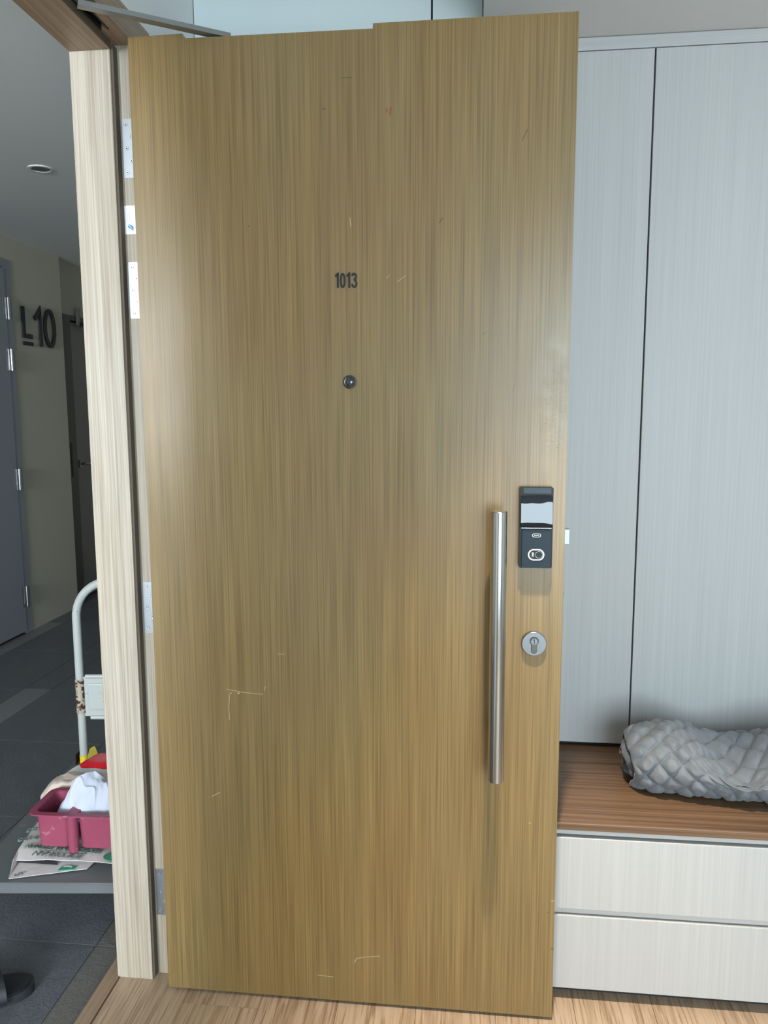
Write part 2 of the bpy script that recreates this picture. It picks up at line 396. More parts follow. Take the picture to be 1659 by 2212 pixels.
def text_mesh(body, size, mtx, mat, name, parent, bold=0.0, depth=0.0002, xs=1.0):
    c = bpy.data.curves.new('lettering', 'FONT'); c.body = body; c.size = size; c.extrude = depth; c.offset = bold
    c.align_x = 'CENTER'; c.align_y = 'CENTER'; c.resolution_u = 3
    t = bpy.data.objects.new('lettering', c); COL.objects.link(t)
    dg = bpy.context.evaluated_depsgraph_get(); dg.update()
    d = bpy.data.meshes.new_from_object(t.evaluated_get(dg)); bpy.data.objects.remove(t); bpy.data.curves.remove(c)
    d.transform(Matrix.Diagonal((xs, 1, 1, 1))); d.transform(mtx); d.materials.clear(); d.materials.append(mat)
    o = bpy.data.objects.new(name, d); link(o, parent); return o
FRONT = lambda a, b, d: (a, -d, b)           # drawn on a wall that faces the camera: d counts towards the room
def face_mtx(x, y, z, rot=0.0):              # text standing upright in the x-z plane facing -y
    return Matrix.Translation((x, y, z)) @ Matrix.Rotation(rot, 4, 'Y') @ Matrix.Rotation(PI/2, 4, 'X')

# ================================================================== SETTING: the flat
CEIL_HI, CEIL_LO = 2.75, 2.268
XR, YB, YF, YE = 3.9, -3.3, 1.06, 5.6
fl = struct('floor', Mesh().box(-.145, XR, YB, YF, -.06, -.006), M['void'], 'pale oak plank floor of the flat in front of the open door')
src = None
pw, pl = .18, 1.22
for i in range(23):
    x0 = -.134+i*pw
    if x0 > XR-.05: break
    y = YB-random.random()*pl if i != 0 else YB-.3
    while y < YF:
        a, b = max(y, YB), min(y+pl, YF)
        if b-a > .05:
            if src is None or abs((b-a)-pl) > 1e-4:
                o = mk('plank', Mesh().box(0.0004, pw-.0004, 0.0004, (b-a)-.0004, -.006, 0.0, 0.0004), M['floor'], fl, local=True)
                o.location = (x0, a, 0)
                if abs((b-a)-pl) <= 1e-4: src = o
            else: instance(src, 'plank', fl, (x0, a, 0))
        y += pl
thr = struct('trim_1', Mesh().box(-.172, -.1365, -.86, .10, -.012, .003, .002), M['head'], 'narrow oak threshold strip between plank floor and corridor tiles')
wl = Mesh()
wl.box(-.139, -.008, .131, YE, -.05, CEIL_HI+.05)
wl.box(-.139, -.008, -.95, .131, 2.1735, CEIL_HI+.05)
wl.box(-.139, -.008, -6.5, -.95, -.05, CEIL_HI+.05)
struct('wall_left', wl, M['white_wall'], 'white wall holding the entrance doorway, seen above the door frame')
struct('wall_front', Mesh().box(-.008, XR, YF, YF+.1, -.05, CEIL_HI+.05), M['white_wall'], 'white wall behind the built-in cupboards')
struct('wall_right', Mesh().box(XR, XR+.1, YB, YF, -.05, CEIL_HI+.05), M['white_wall'], 'white side wall of the living room')
WX0, WX1, WZ0, WZ1 = .85, 2.8, .25, 2.25
wb = Mesh().box(-.139, WX0, YB-.12, YB, -.05, CEIL_HI+.05).box(WX1, XR+.1, YB-.12, YB, -.05, CEIL_HI+.05).box(WX0, WX1, YB-.12, YB, WZ1, CEIL_HI+.05).box(WX0, WX1, YB-.12, YB, -.05, WZ0)
struct('wall_back', wb, M['white_wall'], 'white wall around the big balcony window')
struct('ceiling', Mesh().box(-.139, XR+.1, YB, YF, CEIL_HI, CEIL_HI+.05), M['ceiling'], 'white raised ceiling of the flat')
struct('ceiling_dropped', Mesh().box(.7165, XR, -1.7, YF, CEIL_LO, CEIL_HI), M['ceiling'], 'grey-shaded dropped ceiling above the tall pale cupboard')
wn = thing('window_1', 'wide window with aluminium frame', None, (1.825, YB-.06, WZ0), kind='structure')
fm = Mesh()
for a, b in ((WX0, WX0+.05), (1.925, 1.975), (WX1-.05, WX1)): fm.box(a, b, YB-.09, YB-.03, WZ0, WZ1)
fm.box(WX0, WX1, YB-.09, YB-.03, WZ0, WZ0+.05); fm.box(WX0, WX1, YB-.09, YB-.03, WZ1-.05, WZ1)
mk('window_frame', fm, M['satin'], wn)
for a, b in ((WX0+.05, 1.925), (1.975, WX1-.05)): mk('pane', Mesh().box(a, b, YB-.063, YB-.057, WZ0+.05, WZ1-.05), M['pane'], wn)

# ---- corridor beyond the doorway
XW = -2.04
cf = struct('floor_corridor', Mesh().box(-2.26, -.172, -6.5, YE, -.06, -.0125), M['grout'], 'dark slate tile floor of the lift corridor')
def tile(x0, x1, y0, y1, mat):
    g = .0012
    return mk('tile', Mesh().box(x0+g, x1-g, y0+g, y1-g, -.02, -.010, .0006), mat, cf)
yj = [0.14+0.583*k for k in range(-11, 10)]
for j in range(len(yj)-1):
    a, b = yj[j], min(yj[j+1], YE)
    if a >= YE: break
    tile(-.252, -.1725, a, b, M['tile_pale'])
    tile(-.805, -.252, a, b, M['tile']); tile(-1.358, -.805, a, b, M['tile'])
    tile(-1.50, -1.358, a, b, M['tile_strip'] if 2 <= j and abs(a-1.306) < .02 else M['tile'])
    tile(-1.935, -1.50, a, b, M['tile']); tile(XW if b < 3.5 else -2.1, -1.935, a, b, M['tile_strip'] if a < 3.0 else M['tile'])
struct('ceiling_corridor', Mesh().box(-2.2, -.139, -6.5, YE, 2.385, 2.45), M['corr_ceiling'], 'grey ceiling of the lift corridor')
cw = Mesh().box(-2.2, XW, 2.872, 3.46, -.05, 2.385).box(-2.2, XW, -6.5, 1.90, -.05, 2.385).box(-2.2, XW, 1.90, 2.872, 2.252, 2.385).box(-2.2, XW-.06, 1.90, 2.872, -.05, 2.252)
struct('wall_corridor', cw, M['olive_wall'], 'olive grey corridor wall carrying the floor number')
cr = Mesh().box(-2.25, -2.10, 3.46, 3.545, -.05, 2.385).box(-2.25, -2.10, 4.62, YE, -.05, 2.385).box(-2.25, -2.10, 3.545, 4.62, 2.03, 2.385).box(-2.25, -2.2, 3.545, 4.62, -.05, 2.03)
struct('wall_corridor_recess', cr, M['olive_wall'], 'set-back olive grey wall around the taupe corridor door')
struct('wall_corridor_end', Mesh().box(-2.25, -.139, YE, YE+.1, -.05, 2.385), M['olive_wall'], 'olive grey wall closing the corridor')

# ---- grey riser door in the corridor wall
d2 = thing('door_2', 'grey flush service door with four steel hinges beside the floor number', None, (-2.03, 2.35, -.01), kind='structure')
mk('leaf', Mesh().box(-2.075, -2.030, 1.97, 2.805, .008, 2.195, .002), M['grey_door'], d2)
mk('frame', Mesh().box(-2.10, -2.033, 2.809, 2.87, -.008, 2.25, .002).box(-2.10, -2.033, 1.905, 1.965, -.008, 2.25, .002).box(-2.10, -2.033, 1.965, 2.809, 2.20, 2.25, .002), M['grey_door'], d2)
for zc in (1.965, 1.667, .953, .227):
    h = mk('hinge', Mesh().tube([(-2.020, 2.812, zc-.064), (-2.020, 2.812, zc+.064)], .0085, 12), M['chrome'], d2, 40)
    mk('hinge_leaf', Mesh().box(-2.031, -2.0275, 2.775, 2.812, zc-.062, zc+.062), M['satin'], h)

# ---- taupe door further along
d3 = thing('door_3', 'taupe corridor door with lever handle in a dark frame', None, (-2.10, 4.1, -.01), kind='structure')
mk('leaf', Mesh().box(-2.150, -2.108, 3.668, 4.54, .012, 1.985, .002), M['taupe_door'], d3)
mk('frame', Mesh().box(-2.16, -2.088, 3.548, 3.655, -.008, 2.028, .003).box(-2.16, -2.088, 4.55, 4.618, -.008, 2.028, .003).box(-2.16, -2.088, 3.655, 4.55, 1.995, 2.028, .003), M['dark_frame'], d3)
mk('strike_plate', Mesh().box(-2.0878, -2.085, 3.565, 3.585, .90, 1.14), M['black'], d3)
hd = mk('handle', Mesh().lathe([(.0, -2.108), (.027, -2.108), (.027, -2.099), (.0, -2.099)], lambda a, b, h: (h, 3.725+a, .985+b), 24), M['satin'], d3, 30)
mk('lever', Mesh().tube([(-2.10, 3.725, .985), (-2.058, 3.725, .985), (-2.052, 3.732, .985), (-2.050, 3.75, .985), (-2.050, 3.85, .985)], .0095, 12), M['steel'], hd, 40)
cl = mk('closer_bracket', Mesh().box(-2.088, -2.074, 3.735, 3.775, 1.965, 2.085, .003), M['taupe_door'], d3)
mk('closer_arm', Mesh().tube([(-2.07, 3.765, 1.972), (-2.045, 3.90, 1.968), (-2.05, 4.10, 1.965)], .011, 10), M['black'], cl, 40)

# ---- floor number sign
sg = thing('floor_number_sign', 'large black L10 lettering mounted on the olive corridor wall', 'sign', (XW, 3.15, 1.77))
SIDE = lambda a, b, d: (XW+d, a, b)
d0, d1 = .006, .016
mk('letter', Mesh().ribbon([(2.975, 2.000), (2.975, 1.823), (3.064, 1.823)], .027, SIDE, d0, d1), M['sign'], sg)
mk('letter_bar', Mesh().prism([(2.962, 1.767), (3.066, 1.767), (3.066, 1.789), (2.962, 1.789)], SIDE, d0, d1), M['sign'], sg)
mk('letter', Mesh().ribbon([(3.165, 1.772), (3.165, 2.000), (3.158, 1.990), (3.100, 1.938)], .027, SIDE, d0, d1), M['sign'], sg)
mk('letter', Mesh().ribbon(ellipse(3.276, 1.895, .056, .110, 44), .028, SIDE, d0, d1, True), M['sign'], sg)
pegs = [(2.975, 1.95), (3.03, 1.778), (3.165, 1.80), (3.276, 1.785)]
for a, b in pegs: mk('peg', Mesh().tube([(XW, a, b), (XW+.006, a, b)], .004, 8), M['sign'], sg)

# ---- corridor downlight
dl = thing('recessed_downlight', 'small unlit round downlight in the grey corridor ceiling', 'downlight', (-1.13, 1.665, 2.385))
DN = lambda a, b, h: (-1.13+a, 1.665+b, 2.385-h)
mk('ring', Mesh().lathe([(.038, .0), (.052, .0), (.051, .004), (.040, .005), (.038, .0)], DN, 40), M['lamp_white'], dl, 35)
mk('reflector', Mesh().lathe([(.0, .0005), (.026, .0005), (.0385, .003)], DN, 32), M['lamp_dark'], dl, 35)
for a in (-.010, .0, .010): mk('lamp_dot', Mesh().lathe([(.0, .003), (.0035, .003), (.002, .0008)], lambda x, y, h, a=a: (-1.13+a+x, 1.665+.012+y, 2.385-h), 10), M['print_white'], dl)

# ================================================================== entrance door frame
dfm = thing('trim_2', 'pale oak door frame with steel hinge leaves around the open doorway', None, (-.07, .09, 0), kind='structure')
YS, YR = .028, .052
mk('jamb', Mesh().box(-.140, -.052, YS, .131, 0, 2.101, .0015).box(-.052, -.008, YR, .131, 0, 2.118, .0008), M['jamb'], dfm)
mk('jamb', Mesh().box(-.140, -.052, -.95, -.826, 0, 2.101, .0015).box(-.052, -.008, -.95, -.850, 0, 2.118, .0008), M['jamb'], dfm)
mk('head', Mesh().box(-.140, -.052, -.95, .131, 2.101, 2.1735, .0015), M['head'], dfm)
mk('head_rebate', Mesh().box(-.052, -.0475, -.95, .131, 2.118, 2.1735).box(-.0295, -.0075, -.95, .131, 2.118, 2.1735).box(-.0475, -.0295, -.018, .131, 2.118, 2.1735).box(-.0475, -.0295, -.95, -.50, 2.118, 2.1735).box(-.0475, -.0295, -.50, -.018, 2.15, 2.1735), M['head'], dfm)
tk = mk('closer_track', Mesh().box(-.0475, -.0455, -.50, -.018, 2.1165, 2.15).box(-.0315, -.0295, -.50, -.018, 2.1165, 2.15).box(-.0455, -.0315, -.50, -.018, 2.146, 2.15), M['black'], dfm)
mk('seal', Mesh().box(-.052, -.0465, YS+.004, YR, .004, 2.112, .001), M['seal'], dfm)
mk('seal', Mesh().box(-.052, -.0485, -.82, YS, 2.1025, 2.118, .001), M['seal'], dfm)
hinge_src = None
for zc in (1.9125, 1.6205, .9155, .214):
    h = mk('hinge_leaf', Mesh().prism(rrect(-.0435, -.011, zc-.0595, zc+.0595, .003, 3), FRONT, -YR-.001, -YR+.0012), M['hinge'], dfm)
    for k, dz in enumerate((.0485, .0245, .0, -.0245, -.0485)):
        xs = -.0345 if k % 2 == 0 else -.0245
        s = mk('screw', Mesh().lathe([(.0, .0008), (.0012, .0008), (.0014, .0019), (.0032, .0019), (.0040, .0010)], lambda a, b, q, xs=xs, dz=dz, zc=zc: (xs+a, YR-q, zc+dz+b), 16), M['screw'], h, 35)
        mk('socket', Mesh().lathe([(.0, .0020), (.0013, .0020), (.0013, .0012)], lambda a, b, q, xs=xs, dz=dz, zc=zc: (xs+a, YR-q, zc+dz+b), 8), M['black'], h)
    # sockets are dark
    mk('knuckle', Mesh().tube([(-.0035, .0535, zc-.059), (-.0035, .0535, zc+.059)], .0045, 12), M['hinge'], h, 40)
st = mk('sticker', Mesh().prism(rrect(-.0462, -.0218, 1.738, 1.7970, .002, 4), FRONT, -YR, -YR+.0005), M['sticker'], dfm)
q = YR-.0006
mk('logo', Mesh().prism([(-.0395, 1.7605), (-.0275, 1.7540), (-.0272, 1.7450), (-.0395, 1.7520)], FRONT, -q-.0001, -q+.0001), M['sticker_blue'], st)
mk('tick', Mesh().ribbon([(-.0350, 1.7535), (-.0305, 1.7495), (-.0395, 1.7590)], .0018, FRONT, -q+.0001, -q+.0003), M['sticker'], st)
tm = Mesh()
for xr, n in ((-.0400, 9), (-.0355, 11)):
    z = 1.7640
    for i in range(n):
        w = random.uniform(.0011, .0022); tm.box(xr-.0012, xr+.0012, q-.0003, q, z, z+w*.75); z += w+.0003
mk('fine_print', tm, M['sticker_grey'], st)

# ================================================================== entrance door
dr = thing('door_1', 'open brown wood-veneer entrance door numbered 1013 with steel pull handle', None, (0, 0, 0), kind='structure')
DW, ZB, ZT = .892, .008, 2.108
leaf = [(0, ZB), (DW, ZB), (DW, ZT), (.4990, ZT), (.4983, ZT-.0095), (.1165, ZT-.0075), (.1150, ZT-.006), (.1145, ZT+.0015), (0, ZT)]
mk('leaf', Mesh().prism(leaf, FRONT, -.045, 0), M['door'], dr)
# number 1013
NUM = lambda a, b, d: (a, -d, b)
zt, zb = 1.6375, 1.6085; w = .0036
def one(x): return Mesh().ribbon([(x, zb), (x, zt-.0012), (x-.0006, zt-.0016), (x-.0052, zt-.0062)], w, NUM, 0, .0028)
mk('digit', one(.4245), M['sign'], dr)
mk('digit', Mesh().ribbon(ellipse(.4345, (zt+zb)/2, .0040, .0130, 32), w, NUM, 0, .0028, True), M['sign'], dr)
mk('digit', one(.4480), M['sign'], dr)
three = ellipse(.4580, 1.6305, .0042, .0056, 12, PI*0.95, -PI*0.42, False)+ellipse(.4582, 1.6165, .0046, .0066, 14, PI*0.42, -PI*0.95, False)
mk('digit', Mesh().ribbon(three, w, NUM, 0, .0028), M['sign'], dr)
# peephole
PV = lambda a, b, h: (.4472+a, -h, 1.419+b)
pp = mk('peephole', Mesh().lathe([(.0, .0), (.0140, .0), (.0138, .004), (.0112, .0058), (.0102, .0052), (.0, .0050)], PV, 36), M['peep_ring'], dr, 35)
mk('lens', Mesh().lathe([(.0101, .0045), (.0090, .0068), (.0062, .0085), (.0030, .0093), (.0, .0095)], PV, 32), M['lens'], pp, 60)
# pull handle
hx0, hx1, hz0, hz1, hy = .7566, .7544, .5950, 1.1613, -.065
tb = Mesh()
prof = []
R = .0164
n = 40
vs = []; rings = [(hz0, R-.0012), (hz0+.0012, R), (hz1-.0012, R), (hz1, R-.0012)]
for z, rr in rings:
    xc = hx0+(hx1-hx0)*(z-hz0)/(hz1-hz0)
    vs += [(xc+rr*math.cos(2*PI*i/n), hy+rr*math.sin(2*PI*i/n), z) for i in range(n)]
fs = [tuple(range(n))[::-1], tuple(range(3*n, 4*n))]+[(k*n+i, k*n+(i+1) % n, (k+1)*n+(i+1) % n, (k+1)*n+i) for k in range(3) for i in range(n)]
tb.add(vs, fs)
ph = mk('pull_handle', tb, M['steel'], dr, 35)
for z in (.70, 1.055): mk('standoff', Mesh().tube([(.7555, 0, z), (.7555, -.052, z)], .0095, 18), M['steel'], ph, 40)
# digital lock
lx0, lx1, lz0, lz1 = .7982, .8650, 1.0380, 1.2048
lk = mk('digital_lock', Mesh().prism(rrect(lx0, lx1, lz0, lz1, .0035), FRONT, 0, .0185), M['lock_black'], dr, 35)
mk('top_cap', Mesh().prism(rrect(.8050, .8602, 1.1925, 1.2035, .0008, 3), FRONT, .0180, .0200), M['lock_cap'], lk, 30)
def curved_screen():
    x0, x1, z0, z1, n = .8003, .8636, 1.1232, 1.1895, 28; vs = []; fs = []
    for k in range(n+1):
        z = z0+(z1-z0)*k/n; d = .0268-3.25*(z-1.140)**2
        for x in (x0, x1): vs += [(x, -d, z), (x, -.0175, z)]
    for k in range(n):
        a = 4*k; b = a+4
        fs += [(a, a+2, b+2, b), (a+1, b+1, b+3, a+3), (a, b, b+1, a+1), (a+2, a+3, b+3, b+2)]
    fs += [(0, 1, 3, 2), (4*n, 4*n+2, 4*n+3, 4*n+1)]
    return Mesh().add(vs, fs)
mk('screen', curved_screen(), M['screen'], lk, 40)
mk('chrome_line', Mesh().box(.8022, .8618, -.0222, -.0180, 1.1212, 1.1219), M['chrome'], lk)
mk('front_panel', Mesh().prism(rrect(.8035, .8605, 1.0395, 1.1190, .0010, 3), FRONT, .0180, .0225), M['lock_panel'], lk, 30)
fy = .0225
lg = mk('logo', Mesh().ribbon(rrect(.8242, .8408, 1.1033, 1.1098, .0030, 5), .0008, FRONT, fy, fy+.0002, True), M['print_white'], lk)
text_mesh('GANO', .0036, face_mtx(.8325, -fy-.0002, 1.1066), M['print_white'], 'lettering', lg, .00004)
mk('sensor_recess', Mesh().prism(rrect(.8135, .8512, 1.0535, 1.0797, .0130, 10), FRONT, fy-.001, fy+.0003), M['black'], lk, 30)
sr = mk('sensor_ring', Mesh().ribbon(rrect(.8172, .8477, 1.0560, 1.0772, .0105, 10), .0019, FRONT, fy, fy+.0013, True), M['gold'], lk, 30)
mk('fingerprint_sensor', Mesh().lathe([(.0, .0008), (.0066, .0008), (.0066, .0), ], lambda a, b, h: (.8382+a, -fy-h, 1.0666+b), 32), M['lock_panel'], lk, 30)
mk('sensor_rim', Mesh().ribbon(ellipse(.8382, 1.0666, .0070, .0070, 32), .0007, FRONT, fy, fy+.0011, True), M['satin'], lk)
text_mesh('EPIC', .0048, face_mtx(.8255, -fy-.0005, 1.0666, PI/2), M['print_white'], 'lettering', lk, .00012)
# key cylinder rose
EV = lambda a, b, h: (.8338+a, -h, .8737+b)
ro = mk('keyhole_rose', Mesh().lathe([(.0, .0), (.0258, .0), (.0258, .0075), (.0248, .0088), (.0, .0088)], EV, 48), M['satin'], dr, 35)
kh = ellipse(.8338, .8792, .0086, .0086, 26, -PI*0.27, PI*1.27, False)+ellipse(.8338, .8600, .0056, .0056, 12, PI, 2*PI, False)
mk('cylinder_surround', Mesh().prism([(.8338+(a-.8338)*1.12, .871+(b-.871)*1.08) for a, b in kh], FRONT, .0085, .0090), M['black'], ro)
kc = mk('cylinder', Mesh().prism(kh, FRONT, .0085, .0105), M['peep_ring'], ro)
mk('key_plug', Mesh().lathe([(.0, .0112), (.0062, .0112), (.0064, .0100)], lambda a, b, h: (.8338+a, -h, .8795+b), 24), M['satin'], ro, 30)
mk('keyhole', Mesh().prism([(.8326, .8845), (.8338, .8850), (.8350, .8830), (.8340, .8805), (.8352, .8780), (.8344, .8748), (.8330, .8755), (.8334, .8790), (.8322, .8815)], FRONT, .0110, .0114), M['black'], ro)
# bolts on the closing edge
mk('latch_bolt', Mesh().box(.8905, .9032, .013, .030, 1.0830, 1.1145, .0008), M['hinge'], dr)
mk('edge_plate', Mesh().box(.8915, .8928, .011, .033, .93, 1.15), M['satin'], dr)
mk('edge_knob', Mesh().lathe([(.0, .0), (.0075, .0), (.0065, .003), (.0, .0042)], lambda a, b, h: (.8922+h, .030+a, .9740+b), 16), M['black'], dr, 40)
# overhead closer arm running from the notch in the door top to the track in the frame head
a0, a1 = Vector((.205, .022, 2.1075)), Vector((-.0385, -.129, 2.1115))
dv = (a1-a0); ln = dv.length; t = dv.normalized(); sd = Vector((-t.y, t.x, 0)).normalized(); up = Vector((0, 0, 1))
am = Mesh(); wv, hv = .0095, .0045
am.add([a0+t*l+sd*s1*wv+up*s2*hv for l in (0, ln) for s1, s2 in ((-1, -1), (1, -1), (1, 1), (-1, 1))], [(0, 1, 2, 3), (4, 5, 6, 7), (0, 1, 5, 4), (1, 2, 6, 5), (2, 3, 7, 6), (3, 0, 4, 7)])
ca = mk('closer_arm', am, M['arm'], dr)
mk('closer_body', Mesh().box(.135, .485, .008, .038, 2.066, 2.099, .002), M['arm'], dr)
mk('slider', Mesh().box(-.0445, -.0325, -.150, -.108, 2.117, 2.135, .001), M['arm'], ca)

# ================================================================== built-in cupboards
wc = thing('white_cupboard', 'tall glossy white cupboard rising above the entrance door', 'cupboard', (.354, .42, 0))
mk('carcass', Mesh().box(-.006, .714, .441, 1.055, .0, 2.745), M['void'], wc)
mk('door_panel', Mesh().box(-.0055, .5900, .420, .440, .08, 2.742, .001), M['white_gloss'], wc)
mk('door_panel', Mesh().box(.5945, .7145, .420, .440, .08, 2.742, .001), M['white_gloss'], wc)
mk('kickboard', Mesh().box(-.0055, .7145, .45, .46, .0, .078), M['kick'], wc)
tc_ = thing('tall_cupboard', 'tall pale wood-grain cupboard above the bench', 'cupboard', (1.335, .47, .44))
mk('carcass', Mesh().box(.717, 1.953, .4905, 1.055, .4405, 2.264), M['void'], tc_)
for a, b in ((.7175, 1.1335), (1.1375, 1.5435), (1.5475, 1.953)):
    mk('door_panel', Mesh().box(a, b, .470, .488, .4535, 2.2335, .0012), M['laminate'], tc_)
mk('top_filler', Mesh().box(.7175, 1.953, .472, .489, 2.2365, 2.266, .0008), M['laminate_h'], tc_)
mk('bench_top', Mesh().box(.717, 1.953, .062, .489, .4230, .4400, .0015), M['bench'], None, label='brown wood-grain bench top under the grey quilt', category='bench')
du = thing('drawer_unit', 'white wood-grain drawer unit with two wide drawers under the bench top', 'drawers', (1.335, .065, 0))
mk('carcass', Mesh().box(.719, 1.951, .0950, .486, .0305, .4225), M['void'], du)
mk('rail', Mesh().box(.719, 1.951, .0700, .0945, .4095, .4225, .0006), M['laminate_h'], du)
mk('rail', Mesh().box(.719, 1.951, .0695, .0945, .2175, .2292, .0006), M['laminate_h'], du)
mk('drawer', Mesh().box(.7195, 1.9505, .0650, .0840, .2300, .4030, .0012), M['laminate'], du)
mk('drawer', Mesh().box(.7195, 1.9505, .0650, .0840, .0315, .2130, .0012), M['laminate'], du)
mk('kickboard', Mesh().box(.719, 1.951, .1000, .1120, .0, .0305), M['kick'], du)

# ================================================================== warm downlight over the entrance
lp = thing('ceiling_downlight', 'warm round downlight in the dropped ceiling before the door', 'downlight', (.80, -.45, CEIL_LO))
LD = lambda a, b, h: (.80+a, -.45+b, CEIL_LO-h)
mk('ring', Mesh().lathe([(.036, .0), (.048, .0), (.047, .003), (.037, .004), (.036, .0)], LD, 36), M['lamp_white'], lp, 35)
mk('diffuser', Mesh().lathe([(.0, .001), (.036, .001), (.036, .0)], LD, 32), M['lamp_glow'], lp)
ld = bpy.data.lights.new('downlight_beam', 'SPOT'); ld.energy = 290.0; ld.color = (1.0, 0.88, 0.73); ld.spot_size = math.radians(56); ld.spot_blend = 1.0; ld.shadow_soft_size = 0.03
lo = bpy.data.objects.new('downlight_beam', ld); link(lo, lp); lo.location = (0, 0, -.02); lo.rotation_euler = Vector((.22, .04, -2.2)).to_track_quat('-Z', 'Y').to_euler()

# ================================================================== quilt rolled up on the bench
def quilt():
    nx, ns = 230, 360
    X0, X1 = 1.092, 1.66
    turns = 1.72; ry, rz = .118, .080; cy, cz = .292, .440+.083
    s = np.linspace(0, 1, ns); x = np.linspace(0, 1, nx)
    Sg, Xg = np.meshgrid(s, x, indexing='ij')
    ang = math.radians(-118)+Sg*turns*2*PI*-1.0
    rho = (1.0-.62*Sg**.72)*(.80+.20*np.clip(Xg/.22, 0, 1)**.7)
    sc_ = .80+.20*np.clip(Xg/.22, 0, 1)**.7
    yy = cy-.020*np.clip(Xg/.3, 0, 1)+rho*ry*np.cos(ang); zz = .442+(cz-.442)*sc_+rho*rz*np.sin(ang)-.010*Sg
    # normal of the roll's section
    ny = np.cos(ang)/ry; nz = np.sin(ang)/rz; L = np.sqrt(ny**2+nz**2); ny /= L; nz /= L
    arc = np.cumsum(np.sqrt(np.diff(yy[:, -1], prepend=yy[0, -1])**2+np.diff(zz[:, -1], prepend=zz[0, -1])**2))[:, None]+0*Xg
    xw = X0+(X1-X0)*Xg
    c = .052
    wob = .006*np.sin(19*xw+11*arc)+.005*np.sin(31*arc-17*xw)
    p1 = (arc+xw+wob)/c; p2 = (arc-xw-wob)/c
    a1 = np.abs(np.sin(PI*p1)); a2 = np.abs(np.sin(PI*p2))
    puff = np.clip(a1*a2*1.5, 0, 1)**0.62
    cell = np.sin(12.9*np.floor(p1)+78.2*np.floor(p2))*43758.5; cell -= np.floor(cell)
    puff = puff*(0.55+0.60*cell)
    edge = np.minimum(np.clip(Xg/.03, 0, 1), 1)
    thick = (.0050+.0115*puff)*np.sqrt(np.clip(edge, .05, 1))
    wr = .0022*np.sin(70*xw+40*arc+3*np.sin(50*arc))+.0014*np.sin(140*arc-90*xw)
    st = np.clip(1-np.minimum(a1, a2)/.16, 0, 1)
    lines = np.where((np.abs(np.minimum(a1, a2)-.10) < .035), 1.0, 0.0)
    stitch = np.clip(st*.5+lines*(0.5+0.5*np.sin(900*(arc+xw))), 0, 1)
    def warp(x_, y_, z_):
        # the right-hand part sags open in front, its rear ridge stays high; the left end bulges
        g = np.exp(-((x_-1.325)/.085)**2); fr = 1/(1+np.exp((y_-.312)/.024)); top = np.clip((z_-.50)/.08, 0, 1)
        z_ = z_-g*fr*top*.086
        y_ = y_-g*fr*top*.020
        g2 = np.exp(-((x_-1.46)/.16)**2); y_ = y_-.022*g2*fr
        bul = np.exp(-((x_-1.20)/.10)**2); z_ = z_+.008*bul*top
        x_ = x_+.004*np.sin(30*y_+9)+.003*np.sin(45*z_)
        z_ = .442+np.where(z_-.442 > .012, z_-.442, .012*np.exp(np.minimum((z_-.442-.012)/.012, 0)))
        return x_, y_, z_
    V = []; A = []
    for sign in (1, -1):
        t = thick*(1 if sign > 0 else .8)
        x_, y_, z_ = warp(xw+(.004*np.sin(23*Sg)-.006*np.clip((Sg-.55)*4, 0, 1))*np.clip(1-Xg*6, 0, 1), yy+sign*ny*t+wr*ny, zz+sign*nz*t+wr*nz)
        V.append(np.stack([x_, y_, z_], -1).reshape(-1, 3)); A.append(stitch.reshape(-1))
    V = np.concatenate(V); A = np.concatenate(A)
    i = np.arange(ns-1)[:, None]*nx+np.arange(nx-1)[None, :]; i = i.reshape(-1)
    f1 = np.stack([i, i+1, i+nx+1, i+nx], -1); o = ns*nx; f2 = np.stack([i+o, i+nx+o, i+nx+1+o, i+1+o], -1)
    def rim(idx):
        a, b = idx[:-1], idx[1:]; return np.stack([a, b, b+o, a+o], -1)
    rows = [np.arange(nx), (ns-1)*nx+np.arange(nx), np.arange(ns)*nx, np.arange(ns)*nx+nx-1]
    F = np.concatenate([f1, f2]+[rim(r) for r in rows])
    d = bpy.data.meshes.new('quilt'); d.from_pydata(V.tolist(), [], F.tolist())
    at = d.attributes.new('stitch', 'FLOAT', 'POINT'); at.data.foreach_set('value', A.astype(np.float32))
    d.polygons.foreach_set('use_smooth', [True]*len(d.polygons)); d.materials.append(M['quilt']); d.update()
    ob = bpy.data.objects.new('quilt', d); link(ob)
    ob['label'] = 'rolled grey quilted blanket lying on the brown bench top'; ob['category'] = 'quilt'
quilt()

# ================================================================== platform trolley in the corridor
TR = math.radians(5.8)
tr = thing('platform_trolley', 'grey platform trolley with pale tube handle in the corridor', 'trolley', (-.604, .143, -.010), TR)
DWd, DLn, DZ = .415, .735, .150
deck = Mesh(); deck.prism(rrect(0, DWd, 0, DLn, .02, 5), lambda a, b, d: (a, b, d), DZ-.004, DZ)
deck.ribbon(rrect(.0012, DWd-.0012, .0012, DLn-.0012, .019, 5), .0024, lambda a, b, d: (a, b, d), DZ-.030, DZ-.003, True)
mk('deck', deck, M['deck'], tr, 40, local=True)
for cx_, cy_ in ((.06, .225), (DWd-.06, .225), (.06, DLn-.10), (DWd-.06, DLn-.10)):
    k = mk('caster', Mesh().box(cx_-.03, cx_+.03, cy_-.03, cy_+.03, DZ-.012, DZ-.005).box(cx_-.021, cx_-.018, cy_-.018, cy_+.025, .045, DZ-.012).box(cx_+.018, cx_+.021, cy_-.018, cy_+.025, .045, DZ-.012), M['satin'], tr, local=True)
    mk('wheel', Mesh().lathe([(.0, -.014), (.044, -.014), (.0495, -.008), (.0495, .008), (.044, .014), (.0, .014)], lambda a, b, h, cx_=cx_, cy_=cy_: (cx_+h, cy_+.012+a, .0495+b), 28), M['tyre'], k, 35, local=True)
